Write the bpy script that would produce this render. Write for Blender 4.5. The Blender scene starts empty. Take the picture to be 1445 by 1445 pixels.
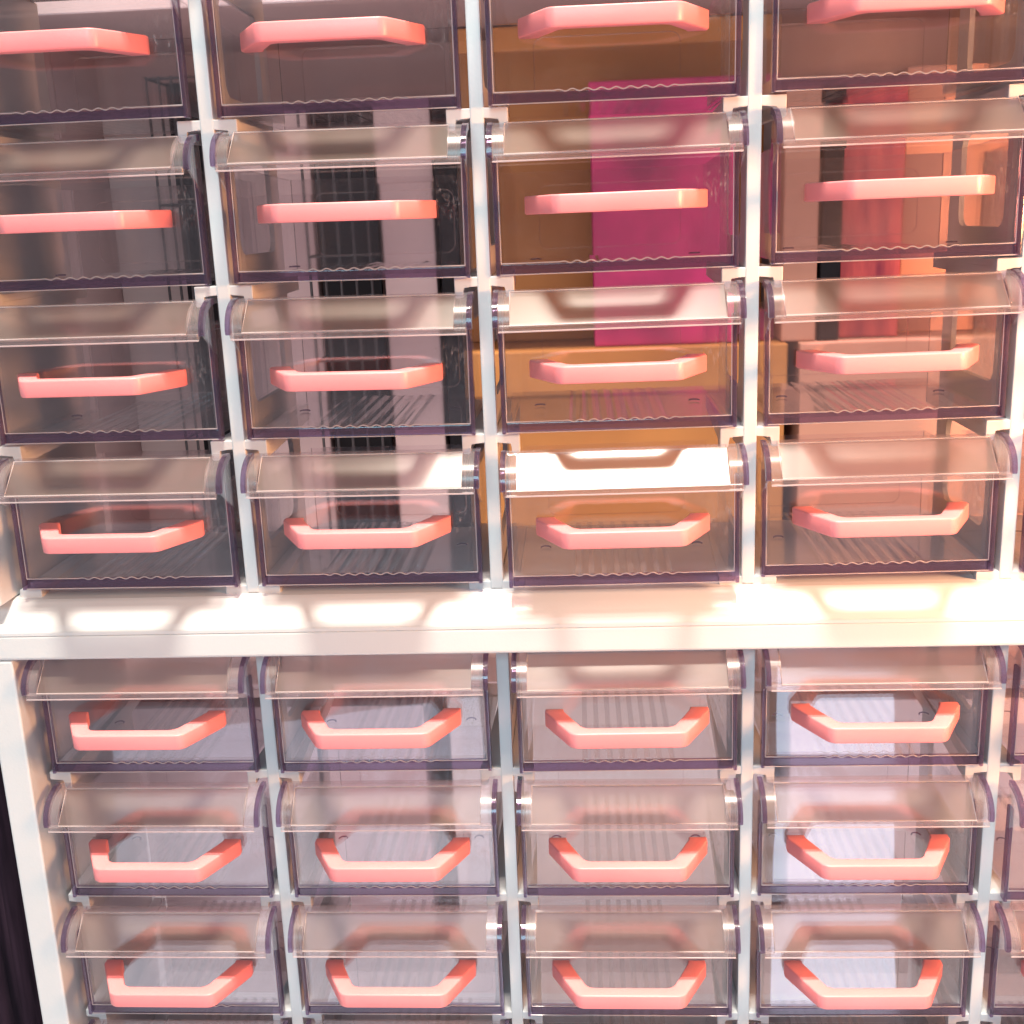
import bpy, bmesh, math, random
from mathutils import Vector, Matrix
random.seed(7)
S = 0.1                      # one column pitch of the cabinet = 0.1 m
sc = bpy.context.scene
COL = sc.collection

# ------------------------------------------------------------------ camera
cam_d = bpy.data.cameras.new("camera")
cam = bpy.data.objects.new("camera", cam_d); COL.objects.link(cam)
CP = (2.30433, -4.34540, -0.38918)
cam.location = tuple(S * v for v in CP)
cam.rotation_euler = (1.317290, 0.037601, 0.055210)
cam_d.sensor_width = 36.0
cam_d.lens = 36.0 * 1611.27 / 1445.0
cam_d.clip_start = 0.01
cam_d.clip_end = 100.0
sc.camera = cam

# ------------------------------------------------------------------ world, lamps, exposure
w = bpy.data.worlds.new("World"); sc.world = w; w.use_nodes = True
bg = w.node_tree.nodes["Background"]
bg.inputs[1].default_value = 0.72
_wt = w.node_tree
_tc = _wt.nodes.new('ShaderNodeTexCoord'); _sx = _wt.nodes.new('ShaderNodeSeparateXYZ')
_wt.links.new(_tc.outputs['Generated'], _sx.inputs[0])
def _wramp(sock, stops):
    r = _wt.nodes.new('ShaderNodeValToRGB'); _wt.links.new(sock, r.inputs['Fac'])
    while len(r.color_ramp.elements) < len(stops): r.color_ramp.elements.new(0.5)
    for e, (p, c) in zip(r.color_ramp.elements, stops): e.position = p; e.color = (*c, 1)
    return r
def _wmap(sock, a, b):
    m = _wt.nodes.new('ShaderNodeMapRange'); m.inputs['From Min'].default_value = a; m.inputs['From Max'].default_value = b
    _wt.links.new(sock, m.inputs['Value']); return m.outputs[0]
# the room seen from the cabinet: dim at eye level, a peach wall off to one side, bright ceiling, rosy below
_side = _wramp(_wmap(_sx.outputs['X'], -0.6, 0.6), [(0.0, (0.46, 0.44, 0.50)), (0.25, (0.32, 0.30, 0.34)), (0.42, (0.10, 0.085, 0.10)), (0.50, (0.09, 0.065, 0.07)), (0.60, (0.34, 0.15, 0.12)), (0.70, (0.95, 0.44, 0.33)), (1.0, (0.85, 0.48, 0.34))])
_elev = _wramp(_wmap(_sx.outputs['Z'], -1.0, 1.0), [(0.0, (0.74, 0.72, 0.86)), (0.40, (0.72, 0.68, 0.80)), (0.64, (0.70, 0.72, 0.78)), (0.86, (0.74, 0.62, 0.56)), (0.93, (0.90, 0.70, 0.58)), (1.0, (1.35, 0.88, 0.62))])
_near = _wramp(_wmap(_sx.outputs['Z'], -0.5, 0.5), [(0.0, (0, 0, 0)), (0.28, (0, 0, 0)), (0.42, (1, 1, 1)), (0.64, (1, 1, 1)), (0.86, (0, 0, 0))])
_mx = _wt.nodes.new('ShaderNodeMixRGB')
_wt.links.new(_near.outputs[0], _mx.inputs[0]); _wt.links.new(_elev.outputs[0], _mx.inputs[1]); _wt.links.new(_side.outputs[0], _mx.inputs[2])
_wt.links.new(_mx.outputs[0], bg.inputs[0])
vs = sc.view_settings
vs.view_transform = 'Standard'; vs.look = 'None'; vs.exposure = -0.52; vs.gamma = 1.0
vs.use_curve_mapping = False

def aim(o, target):
    d = Vector(target) - o.location
    o.rotation_euler = d.to_track_quat('-Z', 'Y').to_euler()

def area(name, loc, target, sx, sy, power, color):
    l = bpy.data.lights.new(name, 'AREA'); l.shape = 'RECTANGLE'
    l.size = sx; l.size_y = sy; l.energy = power; l.color = color
    o = bpy.data.objects.new(name, l); COL.objects.link(o)
    o.location = loc; aim(o, target)
    return o

area("high_warm_lamp", (0.27, -0.545, 2.25), (0.26, 0.0, -0.17), 0.52, 0.20, 240.0, (1.0, 0.89, 0.75))
area("soft_cool_fill", (0.05, -1.40, 0.52), (0.22, 0.0, -0.20), 0.60, 0.40, 11.0, (0.42, 0.85, 1.0))  # added frontal fill that lifts the white frames, not an actual window
warm = area("warm_side_lamp", (0.80, -0.30, 0.0), (0.46, 0.03, -0.10), 0.14, 0.14, 3.6, (1.0, 0.42, 0.17))
warm.data.spread = math.radians(75)
area("low_white_window", (0.455, -0.52, -0.66), (0.36, 0.0, -0.27), 0.11, 0.42, 0.70, (0.68, 0.80, 1.0))
area("low_lavender_fill", (-0.14, -0.90, -0.88), (0.10, 0.0, -0.30), 0.50, 0.42, 1.15, (0.66, 0.78, 1.0))  # added low fill for the lower posts, leaves a lavender sheen in the panels
area("rear_fill", (0.24, 0.108, -0.17), (0.24, 0.5, -0.20), 0.52, 0.56, 1.3, (1.0, 0.86, 0.85))  # added fill hidden behind the cabinets, brightens whatever shows through the drawers

sc.cycles.use_denoising = True
sc.cycles.use_adaptive_sampling = True
sc.cycles.adaptive_threshold = 0.03
sc.cycles.max_bounces = 9
sc.cycles.diffuse_bounces = 4
sc.cycles.glossy_bounces = 4
sc.cycles.transmission_bounces = 6
sc.cycles.transparent_max_bounces = 48
sc.cycles.caustics_reflective = False
sc.cycles.caustics_refractive = False
sc.cycles.sample_clamp_indirect = 4.0

# ------------------------------------------------------------------ materials
def new_mat(name):
    m = bpy.data.materials.new(name); m.use_nodes = True
    nt = m.node_tree; nt.nodes.clear()
    out = nt.nodes.new('ShaderNodeOutputMaterial')
    return m, nt, out

def noise(nt, scale, detail=3.0, rough=0.5, stretch=None):
    tc = nt.nodes.new('ShaderNodeTexCoord')
    mp = nt.nodes.new('ShaderNodeMapping')
    oi = nt.nodes.new('ShaderNodeObjectInfo')
    nt.links.new(oi.outputs['Random'], mp.inputs['Location'])
    if stretch: mp.inputs['Scale'].default_value = stretch
    nt.links.new(tc.outputs['Object'], mp.inputs['Vector'])
    n = nt.nodes.new('ShaderNodeTexNoise'); n.inputs['Scale'].default_value = scale
    n.inputs['Detail'].default_value = detail; n.inputs['Roughness'].default_value = rough
    nt.links.new(mp.outputs['Vector'], n.inputs['Vector'])
    return n

def ramp(nt, fac, stops):
    r = nt.nodes.new('ShaderNodeValToRGB')
    while len(r.color_ramp.elements) < len(stops): r.color_ramp.elements.new(0.5)
    for e, (p, c) in zip(r.color_ramp.elements, stops):
        e.position = p; e.color = (*c, 1) if len(c) == 3 else c
    nt.links.new(fac, r.inputs['Fac'])
    return r

def solid(name, c1, c2, rough=0.4, scale=40.0, bump=0.0, bscale=300.0, stretch=None, sss=0.0, spec=0.5, coat=0.0):
    m, nt, out = new_mat(name)
    p = nt.nodes.new('ShaderNodeBsdfPrincipled')
    p.inputs['Roughness'].default_value = rough
    p.inputs['Specular IOR Level'].default_value = spec
    p.inputs['Coat Weight'].default_value = coat
    n = noise(nt, scale, stretch=stretch)
    r = ramp(nt, n.outputs['Fac'], [(0.3, c1), (0.7, c2)])
    nt.links.new(r.outputs['Color'], p.inputs['Base Color'])
    if sss:
        p.inputs['Subsurface Weight'].default_value = sss
        p.inputs['Subsurface Radius'].default_value = (0.004, 0.0015, 0.0012)
        p.inputs['Subsurface Scale'].default_value = 0.5
    if bump:
        b = nt.nodes.new('ShaderNodeBump'); b.inputs['Strength'].default_value = bump
        b.inputs['Distance'].default_value = 0.0005
        nb = noise(nt, bscale)
        nt.links.new(nb.outputs['Fac'], b.inputs['Height'])
        nt.links.new(b.outputs['Normal'], p.inputs['Normal'])
    nt.links.new(p.outputs[0], out.inputs['Surface'])
    return m

def clear(name, tint, ior=1.5, rough=0.03, scuffs=False, blur=0.0, blur_rough=0.15, ribs=False, haze=0.0, haze_col=(0.8, 0.75, 0.76), smudge=0.0, bump=0.0, bscale=25.0):
    """see-through plastic: straight transmission, a Fresnel reflection, a trace of surface haze and smudges"""
    m, nt, out = new_mat(name)
    tr = nt.nodes.new('ShaderNodeBsdfTransparent'); tr.inputs[0].default_value = (*tint, 1)
    gl = nt.nodes.new('ShaderNodeBsdfAnisotropic'); gl.inputs['Roughness'].default_value = rough
    gl.inputs[0].default_value = (1, 1, 1, 1)
    base = tr
    if blur:               # slightly grained sheet: part of the light is scattered a little on its way through
        rf = nt.nodes.new('ShaderNodeBsdfRefraction'); rf.inputs['Color'].default_value = (*tint, 1)
        rf.inputs['Roughness'].default_value = blur_rough; rf.inputs['IOR'].default_value = 1.04
        mb = nt.nodes.new('ShaderNodeMixShader'); mb.inputs[0].default_value = blur
        nt.links.new(tr.outputs[0], mb.inputs[1]); nt.links.new(rf.outputs[0], mb.inputs[2])
        tr = mb
        base = mb
    if haze or smudge:
        di = nt.nodes.new('ShaderNodeBsdfDiffuse'); di.inputs[0].default_value = (*haze_col, 1)
        tl = nt.nodes.new('ShaderNodeBsdfTranslucent'); tl.inputs[0].default_value = (*haze_col, 1)
        ad = nt.nodes.new('ShaderNodeMixShader'); ad.inputs[0].default_value = 0.4
        nt.links.new(di.outputs[0], ad.inputs[1]); nt.links.new(tl.outputs[0], ad.inputs[2])
        mh = nt.nodes.new('ShaderNodeMixShader')
        nt.links.new(tr.outputs[0], mh.inputs[1]); nt.links.new(ad.outputs[0], mh.inputs[2])
        mh.inputs[0].default_value = haze
        if smudge:
            n = noise(nt, 55.0, detail=6.0, rough=0.65)
            r = ramp(nt, n.outputs['Fac'], [(0.52, (haze,) * 3), (0.85, (haze + smudge,) * 3)])
            nt.links.new(r.outputs['Color'], mh.inputs[0])
            if scuffs:     # fine scratches where knuckles rub the panel beside the handle
                tc = nt.nodes.new('ShaderNodeTexCoord')
                ds = nt.nodes.new('ShaderNodeVectorMath'); ds.operation = 'DISTANCE'
                ds.inputs[1].default_value = (0.0815, 0.0, 0.0285)
                nt.links.new(tc.outputs['Object'], ds.inputs[0])
                fall = ramp(nt, ds.outputs['Value'], [(0.002, (1, 1, 1)), (0.0125, (0, 0, 0))])
                sn = noise(nt, 900.0, detail=4.0, rough=0.7, stretch=(1, 1, 0.35))
                sr = ramp(nt, sn.outputs['Fac'], [(0.55, (0, 0, 0)), (0.72, (0.45,) * 3)])
                mu = nt.nodes.new('ShaderNodeMath'); mu.operation = 'MULTIPLY'
                nt.links.new(fall.outputs[0], mu.inputs[0]); nt.links.new(sr.outputs[0], mu.inputs[1])
                mxm = nt.nodes.new('ShaderNodeMath'); mxm.operation = 'MAXIMUM'
                nt.links.new(mu.outputs[0], mxm.inputs[0]); nt.links.new(r.outputs['Color'], mxm.inputs[1])
                nt.links.new(mxm.outputs[0], mh.inputs[0])
        if ribs:           # moulded ribs running front to back in the middle of the floor
            tc = nt.nodes.new('ShaderNodeTexCoord'); sp = nt.nodes.new('ShaderNodeSeparateXYZ')
            nt.links.new(tc.outputs['Object'], sp.inputs[0])
            wv = nt.nodes.new('ShaderNodeMath'); wv.operation = 'SINE'
            sc_ = nt.nodes.new('ShaderNodeMath'); sc_.operation = 'MULTIPLY'; sc_.inputs[1].default_value = 2*math.pi/0.0052
            nt.links.new(sp.outputs['X'], sc_.inputs[0]); nt.links.new(sc_.outputs[0], wv.inputs[0])
            rr = ramp(nt, wv.outputs[0], [(0.0, (0, 0, 0)), (0.45, (1, 1, 1))])
            a1 = nt.nodes.new('ShaderNodeMath'); a1.operation = 'COMPARE'; a1.inputs[1].default_value = 0.0450; a1.inputs[2].default_value = 0.0212
            nt.links.new(sp.outputs['X'], a1.inputs[0])
            m1 = nt.nodes.new('ShaderNodeMath'); m1.operation = 'MULTIPLY'
            nt.links.new(rr.outputs[0], m1.inputs[0]); nt.links.new(a1.outputs[0], m1.inputs[1])
            m2 = nt.nodes.new('ShaderNodeMath'); m2.operation = 'MULTIPLY_ADD'; m2.inputs[1].default_value = 0.16; m2.inputs[2].default_value = haze
            nt.links.new(m1.outputs[0], m2.inputs[0]); nt.links.new(m2.outputs[0], mh.inputs[0])
        base = mh
    fr = nt.nodes.new('ShaderNodeFresnel'); fr.inputs['IOR'].default_value = ior
    # a ray goes straight through the sheet, so its far face reflects as little as its near face
    ge = nt.nodes.new('ShaderNodeNewGeometry')
    mr = nt.nodes.new('ShaderNodeMapRange')
    mr.inputs['To Min'].default_value = ior; mr.inputs['To Max'].default_value = 1.0 / ior
    nt.links.new(ge.outputs['Backfacing'], mr.inputs['Value'])
    nt.links.new(mr.outputs[0], fr.inputs['IOR'])
    mx = nt.nodes.new('ShaderNodeMixShader')
    nt.links.new(fr.outputs[0], mx.inputs[0])
    nt.links.new(base.outputs[0], mx.inputs[1]); nt.links.new(gl.outputs[0], mx.inputs[2])
    if bump:
        b = nt.nodes.new('ShaderNodeBump'); b.inputs['Strength'].default_value = bump
        b.inputs['Distance'].default_value = 0.002
        nb = noise(nt, bscale, detail=1.0)
        nt.links.new(nb.outputs['Fac'], b.inputs['Height'])
        nt.links.new(b.outputs['Normal'], gl.inputs['Normal'])
    nt.links.new(mx.outputs[0], out.inputs['Surface'])
    return m

M = {}
M['white'] = solid('white_plastic', (0.60, 0.63, 0.645), (0.64, 0.665, 0.68), rough=0.34, scale=12, bump=0.10, bscale=900)
M['pink'] = solid('coral_plastic', (0.955, 0.275, 0.285), (0.985, 0.305, 0.31), rough=0.36, scale=30, bump=0.05, bscale=700, sss=0.15)
M['panel'] = clear('clear_plastic_panel', (0.98, 0.972, 0.978), ior=1.75, rough=0.02, haze=0.005, smudge=0.04, scuffs=True, bump=0.04, bscale=18)
M['tray'] = clear('clear_plastic_tray', (0.976, 0.969, 0.977), ior=1.42, rough=0.06, haze=0.006, bump=0.05, bscale=30)
M['ribbed'] = clear('ribbed_clear_floor', (0.976, 0.969, 0.977), ior=1.42, rough=0.08, haze=0.02, ribs=True)
M['trayback'] = clear('grained_clear_back', (0.97, 0.95, 0.96), ior=1.42, rough=0.08, haze=0.006, blur=0.85, blur_rough=0.24)
M['hood'] = clear('clear_plastic_hood', (0.97, 0.95, 0.96), ior=1.38, rough=0.25, haze=0.10, haze_col=(0.85, 0.75, 0.74))
M['frost'] = clear('frosted_plastic', (0.95, 0.93, 0.94), ior=1.42, rough=0.20, blur=0.85, blur_rough=0.28, haze=0.12, haze_col=(0.90, 0.70, 0.60))  # warm haze colour carries the golden ceiling reflection
M['edge'] = clear('thick_plastic_edge', (0.60, 0.49, 0.64), ior=1.5, rough=0.08, haze=0.18, haze_col=(0.30, 0.245, 0.36))  # purple tint stands in for light refracted inside the clear edges
M['bead'] = clear('bright_plastic_bead', (0.85, 0.8, 0.82), ior=1.6, rough=0.12, haze=0.55, haze_col=(0.95, 0.88, 0.88))  # pale haze draws the panel's bevel highlight and the raised label border
M['wood'] = solid('orange_wood', (0.34, 0.14, 0.05), (0.48, 0.22, 0.08), rough=0.45, scale=14, stretch=(1, 8, 12), bump=0.1, bscale=120)
M['backboard'] = solid('dusty_board', (0.46, 0.33, 0.32), (0.56, 0.41, 0.39), rough=0.7, scale=10)
M['card'] = solid('tan_card', (0.26, 0.095, 0.022), (0.43, 0.18, 0.045), rough=0.6, scale=9, stretch=(1, 6, 1))
M['black'] = solid('black_metal', (0.004, 0.0035, 0.005), (0.009, 0.008, 0.011), rough=0.5, scale=20, spec=0.15)
M['magenta'] = solid('magenta_paper', (0.18, 0.008, 0.06), (0.56, 0.025, 0.15), rough=0.5, scale=22, bump=0.2, bscale=80)
M['red'] = solid('red_cloth', (0.24, 0.02, 0.045), (0.66, 0.10, 0.09), rough=0.6, scale=40, stretch=(2.5, 1, 0.6), bump=0.3, bscale=200)
M['peach'] = solid('peach_card', (0.38, 0.18, 0.125), (0.47, 0.225, 0.16), rough=0.7, scale=10)
M['mauve'] = solid('mauve_board', (0.40, 0.29, 0.30), (0.52, 0.39, 0.39), rough=0.6, scale=10)
M['floor'] = solid('pale_rosy_boards', (0.58, 0.54, 0.60), (0.68, 0.64, 0.70), rough=0.35, scale=9, stretch=(9, 1, 1), bump=0.1, bscale=100)
M['wall'] = solid('warm_wall', (0.55, 0.36, 0.30), (0.60, 0.40, 0.33), rough=0.8, scale=5)
M['darkcloth'] = solid('dark_cloth', (0.005, 0.0035, 0.007), (0.024, 0.014, 0.024), rough=0.8, scale=16, stretch=(10, 10, 1), bump=0.4, bscale=60, spec=0.05)
M['greywire'] = solid('dark_grey_wire', (0.018, 0.016, 0.02), (0.03, 0.027, 0.032), rough=0.4, scale=20)
M['tabletop'] = solid('pale_table_top', (0.60, 0.53, 0.54), (0.68, 0.60, 0.60), rough=0.4, scale=9, stretch=(1, 9, 1), bump=0.05, bscale=100)
M['lidorange'] = solid('bright_orange_card', (0.58, 0.24, 0.06), (0.70, 0.32, 0.09), rough=0.5, scale=9, stretch=(1, 6, 1))
M['rosy'] = solid('rosy_card', (0.52, 0.41, 0.45), (0.60, 0.48, 0.52), rough=0.6, scale=10)
M['silver'] = solid('silver_card', (0.62, 0.57, 0.58), (0.68, 0.63, 0.64), rough=0.5, scale=10)
M['rosy2'] = solid('pale_lilac_card', (0.62, 0.53, 0.57), (0.68, 0.58, 0.62), rough=0.6, scale=10)

# ------------------------------------------------------------------ mesh helpers (unit coordinates, scaled by S on linking)
def obj(name, bm, mat, parent=None, smooth=False, loc=None):
    me = bpy.data.meshes.new(name)
    bmesh.ops.recalc_face_normals(bm, faces=bm.faces)
    bmesh.ops.scale(bm, vec=(S, S, S), verts=bm.verts)
    bm.to_mesh(me); bm.free()
    me.materials.append(mat)
    if smooth:
        for p in me.polygons: p.use_smooth = True
    o = bpy.data.objects.new(name, me); COL.objects.link(o)
    if parent: o.parent = parent
    if loc: o.location = tuple(S * v for v in loc)
    return o

def empty(name, loc=(0, 0, 0)):
    o = bpy.data.objects.new(name, None); COL.objects.link(o)
    o.location = tuple(S * v for v in loc); o.empty_display_size = 0.01
    return o

def tag(o, label, cat, group=None, kind=None):
    o['label'] = label; o['category'] = cat
    if group: o['group'] = group
    if kind: o['kind'] = kind
    return o

def box(bm, x0, x1, y0, y1, z0, z1, bev=0.0, seg=2):
    vs_ = [bm.verts.new(v) for v in ((x0,y0,z0),(x1,y0,z0),(x1,y1,z0),(x0,y1,z0),(x0,y0,z1),(x1,y0,z1),(x1,y1,z1),(x0,y1,z1))]
    fs = [bm.faces.new([vs_[i] for i in f]) for f in ((0,3,2,1),(4,5,6,7),(0,1,5,4),(1,2,6,5),(2,3,7,6),(3,0,4,7))]
    if bev:
        es = list({e for f in fs for e in f.edges})
        bmesh.ops.bevel(bm, geom=es, offset=bev, segments=seg, affect='EDGES', profile=0.6)

def prism(bm, poly, axis, a0, a1, bev=0.0, seg=2):
    """poly in the two other axes (in x,y,z order), pushed along axis from a0 to a1"""
    def P(u, v, a):
        return {'x': (a, u, v), 'y': (u, a, v), 'z': (u, v, a)}[axis]
    A = [bm.verts.new(P(u, v, a0)) for u, v in poly]
    B = [bm.verts.new(P(u, v, a1)) for u, v in poly]
    n = len(poly)
    fs = [bm.faces.new(A[::-1]), bm.faces.new(B)]
    for i in range(n):
        fs.append(bm.faces.new((A[i], A[(i+1) % n], B[(i+1) % n], B[i])))
    if bev:
        es = list({e for f in fs for e in f.edges})
        bmesh.ops.bevel(bm, geom=es, offset=bev, segments=seg, affect='EDGES', profile=0.6)
    return fs

def tube(bm, pts, r, n=6):
    """a round bead along a polyline"""
    rings = []
    pts = [Vector(p) for p in pts]
    for i, p in enumerate(pts):
        t = (pts[min(i+1, len(pts)-1)] - pts[max(i-1, 0)]).normalized()
        up = Vector((0, 1, 0)) if abs(t.y) < 0.9 else Vector((1, 0, 0))
        a = t.cross(up).normalized(); b = t.cross(a)
        rings.append([bm.verts.new(p + r * (math.cos(k*2*math.pi/n) * a + math.sin(k*2*math.pi/n) * b)) for k in range(n)])
    for i in range(len(rings)-1):
        for k in range(n):
            bm.faces.new((rings[i][k], rings[i][(k+1) % n], rings[i+1][(k+1) % n], rings[i+1][k]))
    bm.faces.new(rings[0][::-1]); bm.faces.new(rings[-1])

# ------------------------------------------------------------------ setting
b = bmesh.new(); box(b, -14, 18, -16, 6.0, -11.4, -11.2)
o = obj('floor', b, M['floor']); o['kind'] = 'structure'
b = bmesh.new(); box(b, -14, 18, 6.0, 6.2, -11.4, 9.0)
o = obj('wall', b, M['wall']); o['kind'] = 'structure'

# ------------------------------------------------------------------ cabinets
W = 0.8963                   # width of a drawer front
HU, HL = 0.60118, 0.59775    # row pitch, upper and lower cabinet
ZL0 = -3 * HU - 0.82745      # base of the lower cabinet's first row
XL = 0.0085                  # the lower cabinet stands a hair to one side
NC = 5
def zrow(r): return -r * HU if r < 4 else ZL0 - (r - 4) * HL

def rounded_rect(y0, y1, z0, z1, r, n=5):
    pts = []
    for cy, cz, a0 in ((y1-r, z1-r, 0), (y0+r, z1-r, 90), (y0+r, z0+r, 180), (y1-r, z0+r, 270)):
        for k in range(n+1):
            a = math.radians(a0 + 90*k/n); pts.append((cy + r*math.cos(a), cz + r*math.sin(a)))
    return pts

def partition_mesh(xc, th, y0, y1, z0, z1, bases):
    bm = bmesh.new(); edges = []
    loops = [[(y0, z0), (y1, z0), (y1, z1), (y0, z1)]]
    for zb in bases:
        loops.append(rounded_rect(0.28, 0.82, zb+0.10, zb+0.47, 0.06))
    for lp in loops:
        vs_ = [bm.verts.new((xc - th/2, y, z)) for y, z in lp]
        edges += [bm.edges.new((vs_[i], vs_[(i+1) % len(vs_)])) for i in range(len(vs_))]
    bmesh.ops.triangle_fill(bm, use_beauty=True, edges=edges)
    # keep only the sheet, not the openings
    for f in list(bm.faces):
        c = f.calc_center_median()
        for zb in bases:
            if zb+0.105 < c.z < zb+0.465 and 0.285 < c.y < 0.815:
                bm.faces.remove(f); break
    r = bmesh.ops.extrude_face_region(bm, geom=list(bm.faces))
    bmesh.ops.translate(bm, vec=(th, 0, 0), verts=[e for e in r['geom'] if isinstance(e, bmesh.types.BMVert)])
    return bm

def runner_mesh(side_a, side_b, zt):
    """one cross-shaped drawer support: a ledge reaching to both sides of its post, with a lip under each end"""
    bm = bmesh.new()
    for s, on in ((-1, side_a), (1, side_b)):
        if not on: continue
        def X(v): return s * v
        poly = [(0.020, 0), (0.113, 0), (0.113, -0.072), (0.108, -0.078), (0.086, -0.078), (0.081, -0.072), (0.081, -0.036), (0.020, -0.036)]
        poly = [(X(u), zt + v) for u, v in poly]
        if s > 0: poly = poly[::-1]
        prism(bm, poly, 'y', 0.022, 0.062, bev=0.004)
        prism(bm, [(X(0.014), 0.062), (X(0.108), 0.062), (X(0.070), 0.94), (X(0.014), 0.94)], 'z', zt - 0.034, zt - 0.006)
        prism(bm, [(X(0.084), 0.062), (X(0.108), 0.062), (X(0.070), 0.94), (X(0.052), 0.94)], 'z', zt - 0.074, zt - 0.0345)
    return bm

def cabinet(name, rows, x0, ztop, zbot, label, top_lip, ledge):
    root = empty(name, (x0, 0, zbot))
    L = lambda o: setattr(o, 'location', (0, 0, 0)) or o
    off = lambda bm: (bmesh.ops.translate(bm, vec=(0, 0, -zbot), verts=bm.verts), bm)[1]
    bases = [zrow(r) for r in rows]
    zt, zb0 = bases[0] + (0.562 if top_lip else 0.60), bases[-1] - 0.035
    # posts and partitions between the columns
    for c in range(1, NC):
        xc = c - 0.0519
        bm = bmesh.new(); box(bm, xc-0.026, xc+0.026, 0.020, 0.075, zb0, zt, bev=0.006)
        obj('post', off(bm), M['white'], root)
        obj('partition', off(partition_mesh(xc, 0.022, 0.075, 0.95, zb0, zt, bases)), M['white'], root)
    for c in range(0, NC+1):
        xc = c - 0.0519
        for zr in bases:
            bm = runner_mesh(c > 0, c < NC, zr - 0.004)
            bmesh.ops.translate(bm, vec=(xc, 0, 0), verts=bm.verts)
            obj('runner', off(bm), M['white'], root)
    # outer walls
    xr = NC - 0.0519
    for xa, xb in ((-0.172, -0.050), (xr, xr + 0.12)):
        bm = bmesh.new(); box(bm, xa, xb, -0.106, 0.97, zb0 + 0.002, zt - 0.002, bev=0.010, seg=3)
        obj('side_wall', off(bm), M['white'], root)
    # top and base
    bm = bmesh.new()
    if top_lip:
        box(bm, -0.174, xr + 0.122, -0.108, 0.97, zt, ztop, bev=0.012, seg=3)
        obj('top_board', off(bm), M['white'], root)
    else:
        box(bm, -0.174, xr + 0.122, -0.03, 0.97, zt, ztop, bev=0.012)
        obj('top_board', off(bm), M['white'], root)
    bm = bmesh.new()
    if ledge:
        prof = [(0.97, zbot), (-0.100, zbot), (-0.108, zbot + 0.008), (-0.108, zb0 - 0.125),
                (-0.104, zb0 - 0.108), (-0.092, zb0 - 0.088), (-0.070, zb0 - 0.064), (-0.040, zb0 - 0.036), (-0.012, zb0 - 0.012), (0.0, zb0 - 0.005), (0.03, zb0 - 0.001), (0.97, zb0)]
    else:
        prof = [(0.97, zbot), (-0.100, zbot), (-0.108, zbot + 0.008), (-0.108, zb0 - 0.01), (-0.098, zb0), (0.97, zb0)]
    prism(bm, prof, 'x', -0.174, xr + 0.122)
    o = obj('base_ledge', off(bm), M['white'], root)
    tag(root, label, 'drawer cabinet', 'stacked white drawer cabinets')
    return root

SEAM = -1.961
cabinet('drawer_cabinet', range(0, 4), 0.0, 0.70, SEAM + 0.003,
        'upper white plastic drawer cabinet, its base forming the sunlit ledge', False, True)
cabinet('drawer_cabinet', range(4, 8), XL, SEAM, -4.617,
        'lower white plastic drawer cabinet with a raised border, under the sunlit ledge', True, False)

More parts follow.
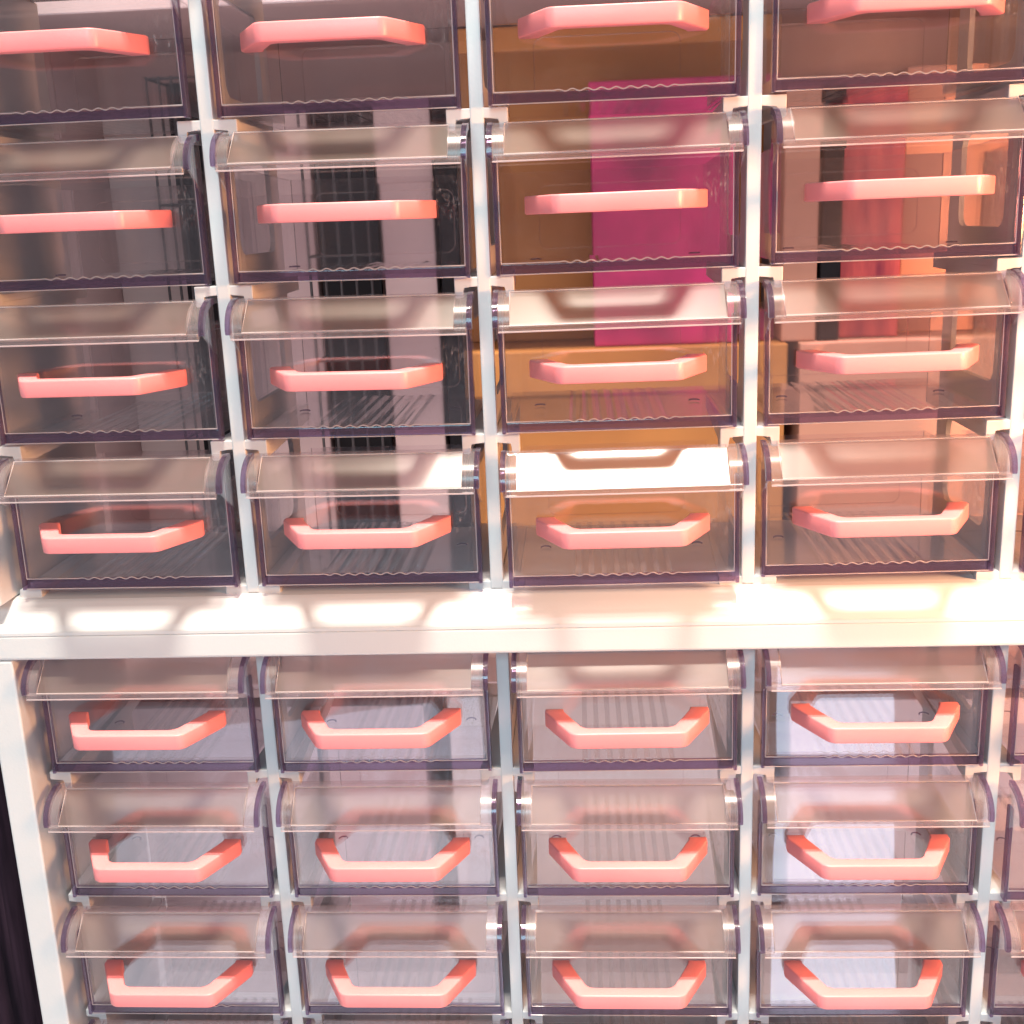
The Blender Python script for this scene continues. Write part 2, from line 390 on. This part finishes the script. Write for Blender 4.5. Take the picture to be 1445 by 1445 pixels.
# ------------------------------------------------------------------ one drawer, then copies
def make_drawer():
    root = empty('storage_drawer')
    # clear front panel
    bm = bmesh.new(); box(bm, 0.016, W-0.016, 0.0, 0.018, 0.042, 0.535, bev=0.002, seg=1)
    obj('front_panel', bm, M['panel'], root)
    # thick edges of the front: two uprights and the bar underneath
    bm = bmesh.new()
    box(bm, 0.0, 0.0155, -0.014, 0.030, 0.0, 0.43, bev=0.005)
    box(bm, W-0.0155, W, -0.014, 0.030, 0.0, 0.43, bev=0.005)
    box(bm, 0.0165, W-0.0165, -0.002, 0.026, 0.002, 0.0415, bev=0.004)
    obj('panel_edge', bm, M['edge'], root)
    # bevel highlight round the panel, drawn as a pale bead, rippled at the ribbed floor
    bm = bmesh.new()
    tube(bm, [(0.019, -0.002, 0.43), (0.019, -0.002, 0.045)], 0.0021)
    tube(bm, [(W-0.019, -0.002, 0.43), (W-0.019, -0.002, 0.045)], 0.0021)
    pts = []
    for k in range(0, 121):
        x = 0.019 + (W-0.038)*k/120
        a = max(0.0, min(1.0, (x-0.22)/0.06, (0.70-x)/0.06))
        pts.append((x, -0.002, 0.045 + a*0.0042*(math.cos((x-0.25)*2*math.pi/0.052) - 0.2)))
    tube(bm, pts, 0.0023)
    tube(bm, [(0.010, -0.006, 0.0035), (W-0.010, -0.006, 0.0035)], 0.0022)
    obj('bevel_highlight', bm, M['bead'], root)
    # tray: floor with ribs, sides, back with a raised frame
    bm = bmesh.new()
    y0, y1 = 0.031, 0.86
    n = 60
    top, bot = [], []
    for k in range(n+1):
        x = 0.040 + (W-0.080)*k/n
        a = 1.0 if 0.235 < x < 0.665 else 0.0
        z = 0.036 + a*0.0032*math.cos((x-0.25)*2*math.pi/0.052)
        top.append((x, z)); bot.append((x, z-0.016 if not a else 0.020))
    A = [[bm.verts.new((x, y, z)) for x, z in top] for y in (y0, y1-0.03)]
    B = [[bm.verts.new((x, y, z)) for x, z in bot] for y in (y0, y1-0.03)]
    for k in range(n):
        bm.faces.new((A[0][k], A[0][k+1], A[1][k+1], A[1][k])); bm.faces.new((B[0][k], B[1][k], B[1][k+1], B[0][k+1]))
        bm.faces.new((A[0][k], B[0][k], B[0][k+1], A[0][k+1])); bm.faces.new((A[1][k], A[1][k+1], B[1][k+1], B[1][k]))
    bm.faces.new((A[0][0], A[1][0], B[1][0], B[0][0])); bm.faces.new((A[0][n], B[0][n], B[1][n], A[1][n]))
    obj('tray_floor', bm, M['ribbed'], root)
    for s in (0, 1):
        bm = bmesh.new()
        xa, xb = (0.022, 0.038) if not s else (W-0.038, W-0.022)
        prism(bm, [(0.031, 0.012), (y1, 0.012), (y1, 0.40), (0.09, 0.42), (0.031, 0.50)], 'x', xa, xb, bev=0.002, seg=1)
        obj('tray_side', bm, M['tray'], root)
    bm = bmesh.new()
    box(bm, 0.039, W-0.039, y1-0.028, y1-0.012, 0.014, 0.40, bev=0.002, seg=1)
    fr = [(x, y1-0.030, z) for x, z in rounded_rect(0.14, W-0.14, 0.07, 0.34, 0.04)]
    tube(bm, fr + [fr[0]], 0.0025)
    obj('tray_back', bm, M['trayback'], root)
    # two small moulded marks on the floor
    for xm in (0.135, 0.775):
        bm = bmesh.new()
        tube(bm, [(xm + 0.020*math.cos(t), 0.40 + 0.020*math.sin(t), 0.0435) for t in [math.pi*k/8 for k in range(9)]], 0.0035)
        obj('floor_mark', bm, M['edge'], root)
    # hood: quarter-round label holder along the top
    def arc(k, n, d):      # outer profile in (y, z) from the top back to the lower front; d insets it
        t = math.pi/2*k/n
        return (0.012 - (0.160-d)*math.sin(t)**1.0*1.0, 0.418 + (0.128-d)*math.cos(t)**0.85 if k < n else 0.418)
    N = 20
    outer = [arc(k, N, 0.0) for k in range(N+1)]
    inner = [arc(k, N, 0.014) for k in range(N+1)]
    x0, x1 = 0.054, W-0.054
    # clear top strip along the hood; the two rounded ends hang on it
    bm = bmesh.new()
    prism(bm, [(0.012, 0.546), (-0.026, 0.546), (-0.034, 0.541), (-0.034, 0.533), (0.012, 0.533)], 'x', x0, x1)
    hood = obj('hood', bm, M['hood'], root)
    for xa, xb in ((0.012, x0 - 0.001), (x1 + 0.001, W - 0.006)):
        bm = bmesh.new(); fs = prism(bm, outer + inner[::-1], 'x', xa, xb)
        e_ = obj('hood_end', bm, M['hood'], hood, smooth=True)
        e_.data.set_sharp_from_angle(angle=math.radians(40))
    # label plate: flat frosted rectangle on the slope, with its fine raised border
    pa, pb = Vector((0, -0.0340, 0.5400)), Vector((0, -0.1480, 0.4280))
    nrm = Vector((0, -(pa.z-pb.z), (pa.y-pb.y))).normalized()
    bm = bmesh.new()
    q = [pa, pb, (pb - nrm*0.012), (pa - nrm*0.012)]
    prism(bm, [(v.y, v.z) for v in q], 'x', x0, x1)
    obj('label_plate', bm, M['frost'], hood)
    bm = bmesh.new()
    u = nrm*0.001
    c4 = [Vector((x0, pa.y, pa.z))+u, Vector((x1, pa.y, pa.z))+u, Vector((x1, pb.y, pb.z))+u, Vector((x0, pb.y, pb.z))+u]
    tube(bm, c4 + [c4[0]], 0.0026)
    obj('label_border', bm, M['bead'], hood)
    # lip under the hood
    bm = bmesh.new()
    box(bm, 0.012, W-0.006, -0.160, -0.137, 0.404, 0.4295, bev=0.006, seg=3)
    obj('hood_lip', bm, M['hood'], hood)
    bm = bmesh.new(); tube(bm, [(0.012, -0.155, 0.4045), (W-0.006, -0.155, 0.4045)], 0.003)
    obj('lip_line', bm, M['bead'], hood)
    # end cheeks: clear web with a thick dark rim following the curve
    for s in (0, 1):
        xa, xb = (-0.008, 0.0115) if not s else (W-0.0055, W+0.014)
        rim_o = [(y*1.0 - 0.004, z + 0.004) for y, z in outer]
        rim_i = [arc(k, N, 0.020) for k in range(N+1)]
        bm = bmesh.new(); prism(bm, rim_o + rim_i[::-1], 'x', xa, xb, bev=0.003, seg=2)
        ck = obj('hood_cheek', bm, M['edge'], hood)
        bm = bmesh.new()
        web = [arc(k, N, 0.0215) for k in range(N+1)] + [(-0.016, 0.345), (0.010, 0.33)]
        prism(bm, web, 'x', xa+0.006, xb-0.006)
        obj('cheek_web', bm, M['panel'], ck)
    # coral pull handle
    bm = bmesh.new()
    out = [(0.116, -0.001), (0.116, -0.034), (0.226, -0.243), (0.670, -0.243), (0.780, -0.034), (0.780, -0.001)]
    inn = [(0.704, -0.001), (0.704, -0.020), (0.626, -0.187), (0.270, -0.187), (0.192, -0.020), (0.192, -0.001)]
    prism(bm, out + inn, 'z', 0.219, 0.284)
    # round the corners of the bar in plan, then soften every edge
    ve = [e for e in bm.edges if abs(e.verts[0].co.z-e.verts[1].co.z) > 0.03 and e.verts[0].co.y < -0.1]
    bmesh.ops.bevel(bm, geom=ve, offset=0.026, segments=4, affect='EDGES', profile=0.5)
    ve = [e for e in bm.edges if e.calc_face_angle(0) > 0.5]
    bmesh.ops.bevel(bm, geom=ve, offset=0.0065, segments=3, affect='EDGES', profile=0.5)
    hd = obj('handle', bm, M['pink'], root, smooth=True)
    return root

proto = make_drawer()

def copy_tree(o, parent=None):
    c = o.copy(); COL.objects.link(c)
    if parent: c.parent = parent
    for ch in o.children: copy_tree(ch, c)
    return c

# measured seating of each drawer: sideways, pulled-out, up, tilt
SEAT = {(0,0):(.0008,-.0142,.0023,.0018),(0,1):(-.0034,.0126,-.0024,-.0029),(0,2):(-.0052,-.0137,-.0047,-.002),(0,3):(.0012,-.0052,.0001,0),
(1,0):(.0029,.0227,-.0001,0),(1,1):(.0051,-.0056,-.001,-.0083),(1,2):(-.0021,.0103,-.0032,.0031),(1,3):(.0112,.004,.0036,.0023),
(2,0):(-.0034,.0104,.0053,-.0037),(2,1):(-.004,.004,.0001,-.0076),(2,2):(-.0034,-.003,.0015,.005),(2,3):(0,.0216,.0041,.0088),
(3,0):(.0066,-.0113,.006,-.0042),(3,1):(-.0021,.0004,-.0004,-.0038),(3,2):(.0048,-.0701,.0011,.0062),(3,3):(-.0006,.0211,-.0018,.0067),
(4,0):(-.0027,.0065,.0008,-.0024),(4,1):(-.0082,-.0027,.0013,.0041),(4,2):(.0046,-.0141,-.0011,.0061),(4,3):(.0015,.0105,-.0015,-.0008),(4,4):(.0016,.007,.0004,-.0004),
(5,0):(.0059,.0015,.0004,-.0031),(5,1):(0,.003,0,.002),(5,2):(-.0002,-.0013,0,0),(5,3):(-.0027,.0121,-.0008,.001),(5,4):(.0022,-.0362,-.0002,.0002),
(6,0):(.0007,-.0041,-.0005,-.0022),(6,1):(-.002,0,0,.001),(6,2):(-.0023,-.001,-.0001,-.0001),(6,3):(.0011,.0051,-.0006,.0088),(6,4):(.0009,.0086,.0002,-.0002)}
ROWS = ['in the highest row shown', 'in the second row down', 'in the third row down', 'in the row above the sunlit ledge',
        'in the row under the ledge', 'in the second row under the ledge', 'in the third row under the ledge', 'in the lowest row']
COLS = ['column nearest the dark curtain', 'second column from the dark curtain', 'middle column',
        'fourth column from the dark curtain', 'column farthest from the dark curtain']
first = True
for r in range(8):
    for c in range(NC):
        if r < 4 and c == 4 and r < 2: pass
        d = proto if first else copy_tree(proto)
        first = False
        dx, dy, dz, ti = SEAT.get((r, c), (random.uniform(-.003, .003), random.uniform(-.01, .015), 0, 0))
        x = c + (XL if r > 3 else 0.0) + dx
        d.location = (S*x, S*dy, S*(zrow(r) + dz - ti*W/2))
        d.rotation_euler = (0, -ti, 0)
        who = 'clear drawer'
        if (r, c) == (3, 2): who = 'drawer with the brightest label plate'
        tag(d, '%s %s, %s' % (who, ROWS[r], COLS[c]), 'drawer',
            'clear drawers of the upper cabinet' if r < 4 else 'clear drawers of the lower cabinet')

# ------------------------------------------------------------------ what stands behind the open backs
tb = empty('table', (2.35, 0.5, -11.198))
def tpart(name, x0, x1, y0, y1, z0, z1, bev):
    bm = bmesh.new(); box(bm, x0-2.35, x1-2.35, y0-0.5, y1-0.5, z0+11.198, z1+11.198, bev=bev)
    return obj(name, bm, M['tabletop'], tb)
tpart('table_top', -1.0, 5.8, -0.30, 1.38, -4.84, -4.622, 0.02)
for lx in (-0.85, 5.45):
    for ly in (-0.2, 1.1): tpart('leg', lx, lx+0.2, ly, ly+0.2, -11.198, -4.845, 0.01)
tag(tb, 'pale lilac grey table carrying the two stacked drawer cabinets', 'table')

root = empty('bookcase', (0, 1.5, -11.198))
def shelf(name, x0, x1, y0, y1, z0, z1, mat):
    bm = bmesh.new(); box(bm, x0, x1, y0-1.5, y1-1.5, z0+11.198, z1+11.198, bev=0.008)
    return obj(name, bm, mat, root)
shelf('shelf', -0.64, 5.34, 1.5, 3.0, -2.95, -2.87, M['mauve'])
shelf('shelf', -0.64, 5.34, 1.5, 3.0, 0.64, 0.73, M['mauve'])
shelf('shelf', -0.64, 5.34, 1.5, 3.0, -4.60, -4.52, M['mauve'])
shelf('back_board', -0.64, 5.34, 3.003, 3.05, -11.19, 0.73, M['backboard'])
shelf('side_board', -0.73, -0.643, 1.5, 3.05, -11.198, 0.74, M['mauve'])
shelf('side_board', 5.343, 5.43, 1.5, 3.05, -11.198, 0.74, M['mauve'])
tag(root, 'dusty mauve bookcase standing behind the cabinets', 'bookcase')

def rack(x0, x1, y, z0, z1, label):
    rt = empty('wire_rack', ((x0+x1)/2, y, z0))
    hw = (x1-x0)/2; h = z1-z0
    bm = bmesh.new(); box(bm, -hw, hw, 0.30, 0.34, 0.0, h)
    obj('back_plate', bm, M['black'], rt)
    bm = bmesh.new()
    for k in range(5):
        xx = -hw + 2*hw*k/4
        tube(bm, [(xx, 0.0, 0.01), (xx, 0.0, h)], 0.008)
    for k in range(6):
        zz = 0.01 + (h-0.02)*k/5
        tube(bm, [(-hw, 0.012, zz), (hw, 0.012, zz)], 0.007)
        for xx in (-hw, hw): tube(bm, [(xx, 0.0, zz), (xx, 0.31, zz)], 0.007)
    obj('wire_grid', bm, M['greywire'], rt)
    tag(rt, label, 'wire rack', 'black racks behind the cabinets')
rack(0.03, 0.30, 2.0, -2.868, 0.40, 'black wire rack behind the column nearest the dark curtain')
rack(0.83, 1.17, 2.0, -2.868, 0.02, 'lower black wire rack behind the second column from the dark curtain')

def carton(name, x0, x1, y0, y1, z0, z1, mat, label, cat, lid_at=0.86, lid_mat=None):
    rt = empty(name, ((x0+x1)/2, y0, z0)); hw = (x1-x0)/2
    bm = bmesh.new(); box(bm, -hw, hw, 0, y1-y0, 0, z1-z0, bev=0.012, seg=3)
    obj('body', bm, mat, rt)
    bm = bmesh.new(); box(bm, -hw-0.008, hw+0.008, -0.008, y1-y0+0.008, (z1-z0)*lid_at, z1-z0+0.008, bev=0.01)
    obj('lid', bm, lid_mat or mat, rt)
    tag(rt, label, cat)
    return rt
carton('tall_carton', 0.34, 0.80, 2.3, 2.9, -2.868, 0.20, M['mauve'], 'mauve carton standing between the two black racks', 'box')
carton('tall_carton', 1.20, 1.50, 2.25, 2.9, -2.868, 0.25, M['mauve'], 'mauve carton between the lower black rack and the slim black case', 'box')
carton('black_case', 1.53, 1.64, 2.2, 2.7, -2.868, 0.10, M['black'], 'slim black case between the mauve carton and the tan case', 'box')
carton('low_tan_case', 1.80, 3.42, 1.95, 2.9, -2.868, -1.12, M['card'], 'orange tan case carrying the magenta box', 'box')
carton('wooden_case', 1.86, 3.36, 2.45, 2.89, -1.110, 0.62, M['card'], 'tall orange tan case behind the magenta box', 'box', 0.93, M['lidorange'])
carton('magenta_box', 2.385, 3.15, 2.04, 2.42, -1.110, 0.27, M['magenta'], 'magenta box on the orange tan case', 'box')
carton('low_peach_case', 3.50, 5.0, 1.95, 2.9, -2.868, -1.12, M['peach'], 'peach case carrying the red box', 'box')
carton('red_box', 3.72, 4.05, 2.1, 2.45, -1.110, 0.15, M['red'], 'red box behind the fourth column from the dark curtain', 'box')
carton('peach_veil_carton', 3.40, 3.585, 2.0, 2.4, -1.110, 0.12, M['peach'], 'slim peach stand-in for the reflected peach veil, beside the narrow dark box', 'box')  # added piece, its colour replaces the peach reflected in the drawer fronts
carton('dark_box', 3.60, 3.71, 2.0, 2.3, -1.110, 0.05, M['black'], 'narrow dark box beside the red box', 'box')
carton('peach_carton', 4.10, 5.0, 2.3, 2.89, -1.110, 0.30, M['peach'], 'peach carton beside the red box', 'box')
carton('rosy_case', -0.4, 1.35, 1.7, 2.6, -4.518, -3.10, M['rosy'], 'rosy case on the bottom of the bookcase', 'box')
carton('silver_case', 1.50, 3.30, 1.7, 2.6, -4.518, -3.05, M['silver'], 'silvery pale case on the bottom of the bookcase', 'box')
carton('lilac_case', 3.45, 5.1, 1.7, 2.6, -4.518, -3.10, M['rosy2'], 'pale pinkish lilac case on the bottom of the bookcase', 'box')

# dark curtain beside the lower cabinet
bm = bmesh.new(); n = 90
F, Bk = [], []
for k in range(n+1):
    x = -2.6 + 2.35*k/n
    y = 0.45 + 0.07*math.sin(k*0.62) + 0.03*math.sin(k*1.7+1)
    F.append([bm.verts.new((x, y, z)) for z in (-11.19, -1.2)]); Bk.append([bm.verts.new((x, y+0.02, z)) for z in (-11.19, -1.2)])
for k in range(n):
    bm.faces.new((F[k][0], F[k+1][0], F[k+1][1], F[k][1])); bm.faces.new((Bk[k][0], Bk[k][1], Bk[k+1][1], Bk[k+1][0]))
    for j in (0, 1): bm.faces.new((F[k][j], Bk[k][j], Bk[k+1][j], F[k+1][j]))
for k in (0, n): bm.faces.new((F[k][0], F[k][1], Bk[k][1], Bk[k][0]))
o = obj('dark_curtain', bm, M['darkcloth'], smooth=True)
tag(o, 'dark purple black curtain hanging beside the lower cabinet', 'curtain')
